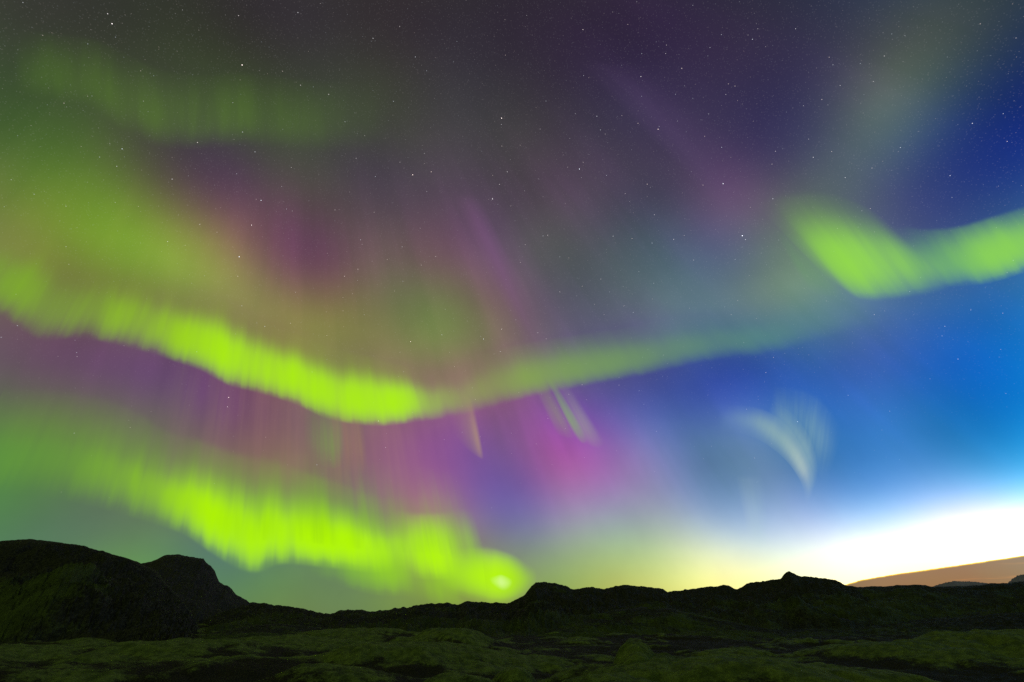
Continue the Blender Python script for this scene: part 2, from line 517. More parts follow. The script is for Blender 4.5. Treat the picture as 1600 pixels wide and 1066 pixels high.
def ground_height(x, y):
    r = np.hypot(x, y)
    near = sstep(r, 8, 30)
    top, knoll = knoll_mask(x, y)
    wx, wy = x + 3 * fbm(x / 14, y / 14, 2, 91), y + 3 * fbm(x / 14 + 5, y / 14, 2, 93)
    b1 = billow(wx / 12, wy / 9, 3, 41)
    b2 = billow(wx / 4.2, wy / 3.6, 3, 47)
    hum = 1.7 * (b1 - 0.42) + 0.7 * (b2 - 0.36)
    h = np.maximum(hum - 0.6, 1.4 * top - 0.6 + 0.55 * (b2 - 0.36)) * near
    h += 0.20 * fbm(x / 2.0, y / 2.0, 5, 5, 0.62) * near
    h += 1.1 * sstep(r, 90, 200) * fbm(x / 28, y / 28, 5, 11)
    moss = np.clip(0.06 + 0.65 * knoll + 1.5 * (b1 - 0.33) + 1.3 * (b2 - 0.33) + 0.45 * fbm(x / 26, y / 26, 3, 77) - 0.30 * sstep(r, 55, 130), 0, 1)
    return h, moss


def polar_sheet(a0, a1, na, radii):
    a = np.radians(np.linspace(a0, a1, na))
    A, R = np.meshgrid(a, radii, indexing='ij')
    return A, R, np.sin(A) * R, np.cos(A) * R


radii = np.concatenate([np.geomspace(1.0, 24, 24)[:-1], np.geomspace(24, 420, 520), np.geomspace(440, 60000, 26)])
A, R, X, Y = polar_sheet(-62, 62, 1150, radii)
Z, MOSS = ground_height(X, Y)
Z = Z * (1 - sstep(R, 300, 600))
Z[:, radii > 420] -= 0.0
ground = mesh_grid('ground', np.stack([X, Y, Z], -1), mat_ground, attrs={'moss': MOSS})
tag(ground, 'mossy lava field with low green knolls in front of the hills', 'ground', kind='structure')
# the plain carries on behind the camera (butted to the sheet above)
A2, R2, X2, Y2 = polar_sheet(62, 298, 220, radii[::4])
Z2, MOSS2 = ground_height(X2, Y2)
Z2 = Z2 * (1 - sstep(R2, 300, 600))
back = mesh_grid('ground', np.stack([X2, Y2, Z2], -1), mat_ground, attrs={'moss': MOSS2})
tag(back, 'mossy lava field behind the camera', 'ground', kind='structure')


# ------------------------------------------------------------------ hills
def ridge(name, label, line, dist, front, rear, mat, na=500, nr=150, rough=0.0, jag=0.0, seed=1, lump=0.12, front_pow=1.0, base=-1.5, mossy=0.1):
    """A hill whose crest follows LINE (photo points), DIST metres out (one value or one per point)."""
    pts = [az_el(*p) for p in line]
    az = np.array([p[0] for p in pts])
    tanel = np.tan(np.array([p[1] for p in pts]))
    dd = np.interp(az, np.linspace(az[0], az[-1], len(dist)), dist) if hasattr(dist, '__len__') else np.full(len(az), float(dist))
    a = np.linspace(az[0], az[-1], na)
    D = np.interp(a, az, dd)
    T = np.interp(a, az, tanel)
    k = np.array([.25, .5, .25])
    T = np.convolve(np.pad(T, 1, mode='edge'), k, 'valid')
    crest = D * T + EYE
    crest = crest + jag * (1.1 * fbm(a * D / 10.0, a * 0, 6, seed + 50, 0.68) + 0.55 * fbm(a * D / 3.2, a * 0 + 2, 4, seed + 55, 0.65) + 0.8 * np.maximum(0, fbm(a * D / 4.0, a * 0 + 4, 2, seed + 60) - 0.15))
    t = np.concatenate([np.linspace(-1, -0.25, nr // 2)[:-1], np.linspace(-0.25, 0.12, nr // 3), np.linspace(0.12, 1, nr // 6)[1:]])
    Aa, Tt = np.meshgrid(a, t, indexing='ij')
    Dg, Cg = D[:, None], crest[:, None]
    Rr = np.where(Tt < 0, Dg + Tt * front, Dg + Tt * rear)
    s = np.abs(Tt)
    prof = np.where(Tt < 0, (1 - s) ** (1.15 / front_pow) * (1 - sstep(s, 0.8, 1.0)), 1 - sstep(s, 0, 1))
    x, y = np.sin(Aa) * Rr, np.cos(Aa) * Rr
    sc = D.mean() * 0.08
    away = sstep(s, 0.02, 0.25)
    z = base + (Cg - base) * prof
    z = z + away * (1 - sstep(s, 0.85, 1.0)) * lump * np.abs(Cg - base) * fbm(x / sc, y / sc, 6, seed, 0.55)
    z = z + rough * (1 - sstep(s, 0.9, 1.0)) * sstep(s, 0.02, 0.12) * fbm(x / (sc * .22), y / (sc * .16), 5, seed + 7, 0.6, ridged=True)
    folds = fbm(x / (sc * .9) + 5, y / (sc * .9), 5, seed + 90, 0.55)
    moss = np.clip(mossy + 0.9 * folds + 0.5 * sstep(s, 0.25, 0.9) + 0.45 * sstep(s, 0.6, 0.95) - 0.12, 0, 1)
    z = z + away * (1 - sstep(s, 0.8, 1.0)) * 0.10 * np.abs(Cg - base) * folds
    # the crest stays the skyline: shave whatever would rise over it
    lim = EYE + (Cg - EYE) / Dg * Rr - 0.004 * Dg * np.maximum(s - 0.01, 0)
    z = np.where(s > 0.001, np.minimum(z, lim), z)
    o = mesh_grid(name, np.stack([x, y, z], -1), mat, attrs={'moss': moss})
    tag(o, label, 'hill', kind='structure')
    return o


ridge('hill', 'broad dark mossy hill with a smooth rounded top at the left edge',
      [(-420, 905), (-260, 868), (-120, 848), (0, 845), (51, 843), (81, 846), (118, 851), (132, 854), (169, 864), (216, 878), (243, 891),
       (258, 911), (283, 935), (300, 959), (314, 985), (330, 1000)],
      [300, 290, 270, 250, 235, 215], 150, 160, mat_hill, rough=1.6, jag=0.35, seed=4, lump=0.26, front_pow=1.1, mossy=-0.22)
ridge('mountain', 'dark rocky butte with a flat top and a steep right side beside the mossy hill',
      [(150, 960), (190, 905), (216, 881), (236, 878), (246, 874), (256, 868), (266, 867), (282, 867), (300, 871), (310, 873), (318, 873),
       (323, 880), (330, 884), (336, 893), (338, 900), (342, 908), (350, 914), (355, 915), (370, 929), (390, 941), (404, 942), (415, 944), (440, 950),
       (470, 957), (500, 966)],
      620, 330, 240, mat_rock, rough=2.4, jag=0.8, seed=9, lump=0.10)
ridge('ridge', 'low dark lava ridge with a small crag in the middle of the skyline',
      [(330, 962), (380, 947), (404, 943), (413, 942), (428, 946), (450, 947), (470, 950), (486, 955), (500, 956), (517, 959), (530, 954), (560, 953), (580, 955), (620, 951),
       (642, 949), (660, 944), (690, 942), (698, 941), (706, 944), (717, 944), (730, 940), (765, 942), (793, 943), (800, 939), (812, 934),
       (820, 930), (826, 921), (832, 915), (838, 910), (850, 909), (862, 910), (880, 916), (895, 921), (912, 920), (927, 916), (932, 919),
       (942, 921), (960, 917), (975, 914), (1000, 916), (1030, 920), (1045, 925), (1056, 928), (1100, 938)],
      [420, 400, 390, 400, 430, 440], 300, 200, mat_ridge, na=900, rough=2.2, jag=0.95, seed=14, lump=0.30)
ridge('ridge', 'long dark ridge with a sharp little peak under the bright twilight',
      [(960, 950), (1010, 931), (1045, 925), (1060, 923), (1090, 919), (1110, 916), (1131, 914), (1137, 915), (1145, 919), (1152, 921), (1158, 918), (1166, 912), (1185, 910),
       (1198, 909), (1204, 907), (1219, 904), (1224, 898), (1229, 893), (1233, 892), (1240, 896), (1252, 901), (1258, 900), (1270, 902), (1300, 906), (1306, 907), (1315, 912),
       (1325, 916), (1340, 917), (1350, 924), (1420, 945), (1480, 960)],
      [520, 500, 490, 500, 520], 360, 220, mat_ridge, na=900, rough=2.4, jag=0.8, seed=23, lump=0.30)
ridge('ridge', 'low even dark ridge below the orange cloud at the right edge',
      [(1180, 955), (1260, 933), (1320, 920), (1345, 917), (1385, 916), (1400, 914), (1440, 914), (1460, 917), (1480, 916), (1530, 915), (1548, 912), (1580, 910),
       (1600, 909), (1700, 900), (1850, 905), (2050, 930)],
      [700, 680, 640, 600, 560], 500, 300, mat_ridge, na=600, rough=2.0, jag=0.7, seed=31, lump=0.30)
ridge('hill', 'small far blue grey hill with a gentle top below the orange cloud',
      [(1440, 923), (1462, 915), (1475, 911), (1492, 908), (1520, 909), (1540, 911), (1562, 915), (1590, 921)],
      9000, 2500, 2500, mat_far, na=200, nr=60, jag=6, seed=41, lump=0.1)
ridge('hill', 'far blue grey hill with a stepped side cut by the right edge',
      [(1560, 922), (1576, 910), (1584, 903), (1590, 899), (1600, 897), (1640, 893), (1700, 900), (1800, 925)],
      7000, 2000, 2000, mat_far, na=200, nr=60, jag=8, seed=47, lump=0.1)


ridge('hill', 'low mossy rise with a pale green crest in front of the crag',
      [(800, 1006), (830, 992), (870, 975), (910, 962), (950, 955), (1000, 949), (1050, 952), (1090, 962), (1170, 976), (1250, 990)],
      [150, 170, 190, 180, 160], 80, 60, mat_hill, na=500, rough=0.7, jag=0.3, seed=61, lump=0.3, base=-1.0, mossy=0.42)
ridge('hill', 'long low dark rise in front of the right hand ridge',
      [(1090, 992), (1160, 978), (1250, 971), (1340, 973), (1420, 968), (1500, 966), (1570, 958), (1640, 955), (1760, 958), (1900, 975)],
      [200, 230, 240, 230, 200], 120, 80, mat_ridge, na=500, rough=0.8, jag=0.3, seed=67, lump=0.22, base=-1.0)
ridge('hill', 'low mossy swell in front of the rocky butte',
      [(300, 996), (350, 984), (400, 977), (440, 974), (480, 978), (530, 984), (580, 986), (640, 992), (700, 1000)],
      [120, 140, 150, 150, 130], 60, 50, mat_hill, na=400, rough=0.4, jag=0.2, seed=73, lump=0.25, base=-0.8, mossy=0.45)


# ------------------------------------------------------------------ cloud bank
def cloud_bank():
    """A long flat cloud far away, its upper edge drawn by LINE; a closed slab that filters the twilight behind it."""
    line = [(1318, 914.5), (1345, 906.5), (1370, 902), (1400, 897), (1450, 890), (1500, 883), (1550, 875.5), (1600, 868), (1700, 853), (1850, 838), (2000, 850), (2100, 900)]
    low = [935.0] * 12
    D = 60000.0
    az, te = zip(*[(az_el(*p)[0], math.tan(az_el(*p)[1])) for p in line])
    tb = [math.tan(az_el(p[0], q)[1]) for p, q in zip(line, low)]
    a = np.linspace(az[0], az[-1], 700)
    top = np.interp(a, az, te) * D + 25 * fbm(a * 160, a * 0, 4, 71, 0.6)
    bot = np.interp(a, az, tb) * D
    rows, edge = [], []
    thick = 1800.0
    for k in range(97):
        th = 2 * math.pi * k / 96
        f = 0.5 + 0.5 * math.copysign(abs(math.sin(th)) ** 0.4, math.sin(th))
        z = bot + (top - bot) * f
        r = D + thick * math.cos(th)
        z = z * r / D
        rows.append(np.stack([np.sin(a) * r, np.cos(a) * r, z], -1))
        edge.append(np.full(len(a), 1.0 - f) * (top - bot))
    m = bpy.data.materials.new('cloud_veil')
    m.use_nodes = True
    n = Nodes(m.node_tree)
    pos = n.new('ShaderNodeNewGeometry').outputs['Position']
    stretch = n.vec('MULTIPLY', pos, (1 / 9000, 1 / 9000, 1 / 420))
    t = n.noise(stretch, 1.0, 5, 0.55).outputs[0]
    colour = n.mix(n.smooth(t, 0.56, 0.72), (0.40, 0.35, 0.35, 1), (0.64, 0.45, 0.34, 1))
    rim = n.new('ShaderNodeAttribute', attribute_name='depth').outputs['Fac']     # metres below the top: the cloud thins out there
    rim = n.math('MULTIPLY_ADD', n.noise(stretch, 3.0, 3, 0.6).outputs[0], 120.0, rim)
    colour = n.mix(n.smooth(rim, 60.0, 190.0), (0.80, 0.70, 0.30, 1), colour)
    tr = n.new('ShaderNodeBsdfTransparent')
    n.put(tr.inputs['Color'], colour)
    n.t.links.new(tr.outputs[0], n.new('ShaderNodeOutputMaterial').inputs['Surface'])
    o = mesh_grid('cloud_bank', np.stack(rows, 1), m, attrs={'depth': np.stack(edge, 1)})
    tag(o, 'flat orange brown cloud bank rising to the right over the low ridge', 'cloud')


cloud_bank()


# ------------------------------------------------------------------ aurora
SHEETS = []


def curtain(name, label, cols, colours, profile, base_alt=9000.0, upper=None, group=None, rag=0.05, rag_f=4.0,
            rays=0.3, ray_f=9.0, fine=0.15, seed=0.0, du=6.0, rows=40, soft=0.0):
    """A hanging sheet of aurora. COLS: photo points of its lower border and of the top of the ray standing there,
    and its brightness: (xb, yb, xt, yt, gain). COLOURS: ramp along the sheet; UPPER: colour of the ray tops.
    PROFILE: opacity up the ray."""
    C = np.array(cols, float)
    base_alt = base_alt * (1 + 0.035 * len(SHEETS))       # no two sheets cross at the same place
    SHEETS.append(name)
    # smooth (Catmull-Rom) along the border
    n = len(C)
    ext = np.vstack([2 * C[0] - C[1], C, 2 * C[-1] - C[-2]])
    P = []
    for i in range(n - 1):
        p0, p1, p2, p3 = ext[i:i + 4]
        steps = max(2, int(np.hypot(*(p2 - p1)[:2]) / du))
        for t in np.arange(steps) / steps:
            P.append(0.5 * ((2 * p1) + (p2 - p0) * t + (2 * p0 - 5 * p1 + 4 * p2 - p3) * t * t + (3 * p1 - p0 - 3 * p2 + p3) * t ** 3))
    P.append(C[-1])
    P = np.array(P)
    P[:, 4] = np.maximum(P[:, 4], 0)
    s = np.concatenate([[0], np.cumsum(np.hypot(*np.diff(P[:, :2], axis=0).T))])
    v = np.linspace(0, 1, rows)
    pts = np.zeros((len(P), rows, 3))
    for i, (xb, yb, xt, yt, g) in enumerate(P):
        foot, top = ray(xb, yb), ray(xt, yt)
        dist = base_alt / max(foot.z, 0.02)
        f = foot * dist
        h = math.hypot(f.x, f.y)
        t = top * (h / math.hypot(top.x, top.y))           # ray top above the same ground circle: the sheet stands upright
        pts[i] = np.array(f)[None] + (np.array(t) - np.array(f))[None] * v[:, None]
    pts[:, :, 2] += EYE
    U = np.repeat((s / 100.0)[:, None], rows, 1)
    V = np.repeat(v[None], len(P), 0)
    gain = np.repeat(P[:, 4][:, None], rows, 1)
    m = bpy.data.materials.new(name + '_light')
    m.use_nodes = True
    n_ = Nodes(m.node_tree)
    suv = n_.new('ShaderNodeSeparateXYZ'); n_.put(suv.inputs[0], n_.new('ShaderNodeUVMap', uv_map='UVMap').outputs[0])
    u, vv = suv.outputs[0], suv.outputs[1]
    ga = n_.new('ShaderNodeAttribute', attribute_name='gain').outputs['Fac']

    def line_noise(freq, vstretch, off, detail=2.0):
        cv = n_.new('ShaderNodeCombineXYZ')
        n_.put(cv.inputs[0], n_.math('MULTIPLY_ADD', u, freq, seed + off))
        n_.put(cv.inputs[1], n_.math('MULTIPLY', vv, vstretch))
        return n_.noise(cv.outputs[0], 1.0, detail, 0.55, dims='2D').outputs[0]
    shift = n_.math('MULTIPLY', n_.math('SUBTRACT', line_noise(rag_f, 0.0, 3.1, 3.0), 0.5), rag * 2)
    v2 = n_.math('ADD', vv, shift)
    prof = n_.ramp(v2, profile, 'B_SPLINE')
    r1 = n_.smooth(line_noise(ray_f * 0.35, 0.5, 11.0), 0.25, 0.75, 1 - rays, 1 + rays)
    r2 = n_.smooth(line_noise(ray_f * 2.2, 0.8, 23.0), 0.25, 0.75, 1 - fine, 1 + fine)
    edge = n_.math('MULTIPLY', n_.smooth(vv, 0.0, 0.04), n_.smooth(vv, 0.9, 1.0, 1.0, 0.0))
    al = n_.math('MULTIPLY', n_.math('MULTIPLY', n_.math('MULTIPLY', prof, ga), n_.math('MULTIPLY', r1, r2)), edge)
    al = n_.math('SUBTRACT', 1.0, n_.math('EXPONENT', n_.math('MULTIPLY', al, -1.0)), clamp=True)   # optical depth
    L = s[-1] / 100.0
    col = n_.ramp(n_.math('DIVIDE', u, L), [(p, lin(*c)) for p, c in colours], 'LINEAR')
    if upper:
        col = n_.mix(n_.smooth(v2, upper[0], upper[1]), col, (*lin(*upper[2]), 1))
    em = n_.new('ShaderNodeEmission'); n_.put(em.inputs['Color'], col)
    tr = n_.new('ShaderNodeBsdfTransparent')
    mx = n_.new('ShaderNodeMixShader')
    n_.put(mx.inputs[0], al)
    n_.t.links.new(tr.outputs[0], mx.inputs[1])
    n_.t.links.new(em.outputs[0], mx.inputs[2])
    n_.t.links.new(mx.outputs[0], n_.new('ShaderNodeOutputMaterial').inputs['Surface'])
    m.cycles.emission_sampling = 'NONE'
    o = mesh_grid(name, pts, m, uv=np.stack([U, V], -1), attrs={'gain': gain})
    tag(o, label, 'aurora', group)
    return o


def leaning(border, zenith, length):
    """Ray tops for border points (x, y, gain[, length]): each ray runs toward ZENITH."""
    out = []
    for b in border:
        x, y, g = b[:3]
        l = b[3] if len(b) > 3 else length
        dx, dy = zenith[0] - x, zenith[1] - y
        q = math.hypot(dx, dy)
        out.append((x, y, x + dx / q * l, y + dy / q * l, g))
    return out


ZEN = (472, -250)
SHARP = [(0.0, 0.0), (0.08, 0.08), (0.24, 0.9), (0.42, 0.9), (0.62, 0.30), (0.82, 0.08), (1.0, 0.0)]

curtain('aurora_arc', 'bright green aurora arc sweeping down from the left edge to the middle of the sky',
        leaning([(-90, 460, 0.9, 150), (-30, 486, 1.1, 150), (5, 500, 1.2, 155), (40, 524, 0.8, 155), (70, 536, 0.7, 150), (100, 532, 0.9, 145), (135, 532, 0.9, 135), (165, 538, 1.2, 130),
                 (200, 546, 1.1, 125), (245, 558, 1.2, 120), (280, 570, 1.9, 120), (310, 580, 2.4, 125),
                 (336, 594, 2.6, 130), (360, 606, 2.2, 130), (385, 612, 2.0, 125), (430, 624, 2.4, 118), (470, 638, 2.4, 120), (505, 655, 2.2, 125), (545, 664, 2.5, 122), (590, 668, 2.8, 118), (622, 666, 2.6, 108),
                 (648, 662, 1.6, 98), (672, 659, 0.9, 88), (700, 655, 0.5, 80), (740, 645, 0.35, 75), (800, 628, 0.0, 75)],
                ZEN, 150),
        [(0.0, (124, 178, 34)), (0.22, (136, 186, 35)), (0.38, (156, 214, 5)), (0.5, (172, 240, 0)), (0.83, (174, 244, 0)), (0.92, (150, 190, 60)), (1.0, (150, 160, 90))],
        SHARP, upper=(0.45, 0.85, (140, 165, 50)), rag=0.06, rag_f=3.5, rays=0.26, fine=0.07, ray_f=4.0, seed=2.0)

curtain('aurora_arc', 'dim green aurora arc climbing from the middle of the sky toward the right',
        leaning([(660, 662, 0.0), (720, 654, 0.3), (780, 636, 1.0), (840, 620, 1.7), (900, 608, 1.5), (960, 597, 1.6), (1020, 586, 1.1), (1080, 572, 0.85), (1140, 562, 0.7), (1200, 556, 0.75),
                 (1260, 540, 0.4), (1330, 520, 0.22), (1400, 505, 0.0)], ZEN, 92),
        [(0.0, (150, 150, 85)), (0.25, (134, 172, 74)), (0.5, (116, 160, 92)), (0.75, (96, 152, 116)), (1.0, (105, 140, 140))],
        SHARP, rag=0.04, rays=0.15, fine=0.03, ray_f=3.0, seed=9.0)

curtain('aurora_fold', 'wide bright green aurora fold slanting down to the right in the upper right sky',
        [(1296, 440, 1170, 310, 0.0), (1322, 458, 1192, 306, 0.5), (1344, 470, 1212, 300, 1.7), (1368, 473, 1238, 296, 2.3), (1395, 471, 1266, 294, 1.9), (1425, 467, 1300, 298, 1.5), (1452, 463, 1334, 310, 1.2),
         (1474, 457, 1362, 326, 0.7), (1495, 448, 1390, 346, 0.25), (1520, 438, 1425, 360, 0.0)],
        [(0.0, (140, 208, 70)), (0.5, (152, 226, 72)), (1.0, (140, 210, 85))],
        [(0.0, 0.0), (0.07, 0.12), (0.22, 0.95), (0.36, 0.9), (0.52, 0.5), (0.68, 0.22), (0.84, 0.07), (1.0, 0.0)], upper=(0.4, 0.85, (125, 172, 88)), rag=0.025, rag_f=2.0, rays=0.2, fine=0.08, ray_f=3.0, seed=5.0, du=3.0)

curtain('aurora_band', 'bright green aurora band running off the right edge beside the wide fold',
        leaning([(1430, 452, 0.0), (1465, 448, 0.35), (1495, 450, 0.9), (1530, 447, 1.5), (1565, 440, 2.2), (1600, 428, 2.3), (1640, 414, 1.8), (1700, 392, 0.8)], (1100, -250), 110),
        [(0.0, (110, 185, 95)), (0.5, (142, 216, 80)), (1.0, (150, 224, 66))],
        [(0.0, 0.0), (0.1, 0.12), (0.3, 1.0), (0.52, 0.85), (0.74, 0.3), (1.0, 0.0)], rag=0.05, rays=0.15, fine=0.03, ray_f=3.0, seed=7.0)
curtain('aurora_patch', 'small faint green aurora smear left of and below the wide fold',
        [(1255, 445, 1205, 355, 0.0), (1280, 462, 1225, 360, 0.45), (1305, 464, 1245, 366, 0.45), (1325, 456, 1268, 372, 0.0)],
        [(0.0, (108, 160, 105)), (1.0, (105, 150, 110))],
        [(0.0, 0.0), (0.15, 0.4), (0.35, 1.0), (0.6, 0.6), (1.0, 0.0)], rag=0.03, rays=0.2, fine=0.05, seed=71.0, du=2.0)

curtain('aurora_arc', 'brightest green aurora arc hanging low above the hills with short rays along its top',
        leaning([(-80, 768, 0.7, 190), (0, 776, 0.8, 190), (60, 780, 0.85, 185), (120, 790, 0.95, 180), (175, 803, 1.1, 170), (205, 812, 1.4, 160), (240, 822, 1.5, 155), (285, 838, 2.3, 160), (315, 858, 3.2, 170),
                 (345, 878, 3.8, 180), (375, 894, 4.0, 190), (405, 898, 3.8, 190), (435, 886, 3.8, 170),
                 (465, 886, 4.0, 160), (505, 890, 4.2, 152), (545, 894, 3.8, 145), (580, 898, 2.4, 135), (620, 896, 1.3, 125), (660, 890, 0.7, 120), (700, 884, 0.3, 120), (745, 884, 0.0, 130)], ZEN, 160),
        [(0.0, (95, 150, 62)), (0.2, (112, 166, 52)), (0.36, (146, 208, 15)), (0.48, (174, 242, 0)), (0.8, (180, 250, 0)), (1.0, (160, 235, 0))],
        [(0.0, 0.0), (0.1, 0.08), (0.25, 0.8), (0.38, 0.9), (0.52, 0.32), (0.72, 0.12), (1.0, 0.0)],
        upper=(0.35, 0.8, (128, 176, 48)), rag=0.07, rag_f=3.5, rays=0.34, fine=0.08, ray_f=3.2, seed=13.0)
curtain('aurora_rays', 'row of thin upright green rays rising off the top of the low bright arc',
        leaning([(330, 845, 0.0), (370, 850, 0.2), (420, 848, 0.28), (470, 850, 0.34), (520, 856, 0.36), (570, 862, 0.34), (620, 866, 0.3), (670, 868, 0.3), (720, 876, 0.25), (760, 884, 0.0)], ZEN, 150),
        [(0.0, (125, 185, 30)), (0.5, (135, 195, 25)), (1.0, (130, 170, 60))],
        [(0.0, 0.0), (0.1, 0.4), (0.25, 1.0), (0.5, 0.5), (0.75, 0.15), (1.0, 0.0)], rag=0.2, rag_f=5.0, rays=0.6, fine=0.25, ray_f=6.0, seed=83.0, du=2.0, base_alt=9300.0)

curtain('aurora_patch', 'square bright green aurora patch between the low arc and the glowing knot',
        leaning([(622, 902, 0.0), (645, 905, 0.7), (666, 908, 2.0), (688, 908, 2.6), (706, 907, 2.0), (722, 905, 0.8), (736, 902, 0.45), (746, 901, 0.55), (756, 902, 0.3), (768, 902, 0.0)], ZEN, 112),
        [(0.0, (172, 242, 0)), (0.5, (184, 252, 0)), (1.0, (150, 220, 25))],
        [(0.0, 0.0), (0.12, 0.12), (0.32, 1.0), (0.56, 0.75), (0.8, 0.18), (1.0, 0.0)], rag=0.06, rays=0.1, fine=0.1, ray_f=8.0, seed=17.0, du=2.0)

curtain('aurora_knot', 'round glowing yellow green aurora knot at the end of the low arc above the crag',
        [(670, 912, 672, 850, 0.0), (700, 926, 700, 856, 0.7), (735, 938, 734, 852, 1.6), (765, 946, 764, 852, 2.6), (788, 946, 787, 858, 3.0), (806, 940, 806, 866, 1.9), (822, 930, 823, 878, 0.7), (838, 918, 840, 888, 0.0)],
        [(0.0, (165, 238, 0)), (0.6, (186, 252, 0)), (1.0, (160, 215, 20))],
        [(0.0, 0.0), (0.14, 0.12), (0.38, 1.0), (0.58, 0.9), (0.82, 0.15), (1.0, 0.0)], rag=0.02, rays=0.05, fine=0.03, ray_f=3.0, seed=19.0, du=2.0)

curtain('aurora_core', 'small pale white green spot inside the glowing aurora knot',
        [(766, 912, 764, 902, 0.0), (776, 919, 774, 899, 0.6), (785, 923, 783, 897, 1.2), (793, 922, 792, 900, 0.8), (801, 915, 801, 905, 0.0)],
        [(0.0, (205, 255, 120)), (0.5, (228, 255, 170)), (1.0, (205, 255, 120))],
        [(0.0, 0.0), (0.2, 0.2), (0.5, 1.0), (0.8, 0.3), (1.0, 0.0)], rag=0.0, rays=0.0, fine=0.0, seed=21.0, du=1.0, base_alt=8500.0, rows=20)

curtain('aurora_fringe', 'dimmer green aurora fringe hanging below the low arc just over the ridge',
        leaning([(470, 900, 0.0), (505, 908, 0.4), (540, 920, 0.7), (575, 930, 1.1), (605, 934, 1.3), (635, 934, 0.9), (655, 940, 0.4), (680, 950, 0.75), (705, 954, 0.75), (732, 950, 0.3), (765, 944, 0.2), (800, 936, 0.0)], ZEN, 100),
        [(0.0, (120, 185, 20)), (0.4, (152, 222, 0)), (1.0, (150, 205, 20))],
        [(0.0, 0.0), (0.12, 0.12), (0.36, 1.0), (0.62, 0.7), (0.85, 0.2), (1.0, 0.0)], rag=0.07, rays=0.15, fine=0.06, ray_f=4.0, seed=29.0, du=3.0)

# faint rays and patches between the two arcs
curtain('aurora_rays', 'faint pinkish curtain of upright rays between the two bright green arcs',
        leaning([(180, 760, 0.0), (240, 770, 0.15), (320, 770, 0.22), (400, 780, 0.26), (480, 790, 0.26), (560, 800, 0.24), (640, 810, 0.2), (700, 810, 0.1), (760, 810, 0.0)], ZEN, 230),
        [(0.0, (110, 105, 100)), (0.4, (150, 112, 108)), (0.6, (160, 120, 100)), (1.0, (165, 110, 150))],
        [(0.0, 0.0), (0.2, 0.5), (0.5, 1.0), (0.8, 0.6), (1.0, 0.0)], rag=0.15, rays=0.75, fine=0.3, ray_f=6.0, seed=37.0)
curtain('aurora_patch', 'small dim green aurora patch with soft edges just under the upper arc',
        leaning([(474, 714, 0.0), (495, 726, 0.3), (512, 734, 0.6), (525, 734, 0.6), (533, 730, 0.4), (542, 724, 0.0)], ZEN, 115),
        [(0.0, (120, 150, 80)), (0.5, (118, 166, 62)), (1.0, (120, 160, 75))],
        [(0.0, 0.0), (0.12, 0.3), (0.3, 1.0), (0.55, 0.55), (0.75, 0.2), (1.0, 0.0)], rag=0.08, rays=0.2, fine=0.15, seed=41.0, du=2.0)
curtain('aurora_patch', 'small dim yellowish aurora patch right of the small dim green one',
        leaning([(538, 735, 0.0), (547, 740, 0.35), (556, 740, 0.25), (567, 741, 0.45), (576, 734, 0.0)], ZEN, 120),
        [(0.0, (160, 136, 84)), (1.0, (162, 136, 88))],
        [(0.0, 0.0), (0.12, 0.3), (0.3, 1.0), (0.6, 0.55), (1.0, 0.0)], rag=0.06, rays=0.2, fine=0.15, seed=43.0, du=2.0)
curtain('aurora_ray', 'single thin yellowish aurora ray pointing down in the middle of the sky',
        [(706, 680, 700, 600, 0.0), (728, 702, 712, 606, 0.14), (742, 713, 722, 608, 0.3), (751, 718, 732, 616, 0.7), (754, 719, 736, 622, 0.45), (757, 717, 741, 628, 0.0)],
        [(0.0, (165, 130, 100)), (0.7, (190, 166, 100)), (1.0, (190, 160, 110))],
        [(0.0, 0.0), (0.1, 0.6), (0.3, 1.0), (0.6, 0.6), (1.0, 0.0)], rag=0.0, rays=0.05, fine=0.03, seed=47.0, du=1.0)
for lab, x0, y0, w, g, c, z in (
        ('leftmost of three short slanting green aurora rays below the dim right arc', 888, 684, 20, 0.4, (150, 160, 95), 100),
        ('brightest and thinnest of three short slanting green aurora rays below the dim right arc', 911, 692, 11, 0.8, (135, 186, 80), 105),
        ('palest and widest of three short slanting aurora rays below the dim right arc', 930, 698, 19, 0.55, (160, 165, 140), 100)):
    curtain('aurora_ray', lab,
            [(x0 - w, y0 - 6, x0 - w * 0.6 - z * 0.52, y0 - z, 0.0), (x0 - w * 0.4, y0, x0 - w * 0.2 - z * 0.52, y0 - z, g * 0.8), (x0 + w * 0.3, y0 + 3, x0 + w * 0.1 - z * 0.52, y0 - z, g),
             (x0 + w, y0 - 4, x0 + w * 0.5 - z * 0.52, y0 - z, 0.0)],
            [(0.0, c), (1.0, c)], [(0.0, 0.0), (0.12, 0.4), (0.3, 1.0), (0.55, 0.6), (0.8, 0.2), (1.0, 0.0)], group='short slanting rays below the right arc', rag=0.05, rays=0.1, fine=0.1, seed=x0, du=1.0)
curtain('aurora_ray', 'long thin faint purple aurora ray crossing the middle of the sky',
        [(830, 566, 704, 300, 0.0), (844, 570, 715, 298, 0.3), (853, 572, 723, 298, 0.5), (862, 572, 732, 298, 0.28), (878, 574, 748, 300, 0.0)],
        [(0.0, (128, 86, 124)), (1.0, (130, 88, 138))],
        [(0.0, 0.0), (0.2, 0.5), (0.5, 0.9), (0.75, 1.0), (1.0, 0.0)], rag=0.0, rays=0.05, fine=0.05, seed=53.0, du=2.0)
SOFT = [(0.0, 0.0), (0.25, 0.3), (0.5, 1.0), (0.75, 0.3), (1.0, 0.0)]
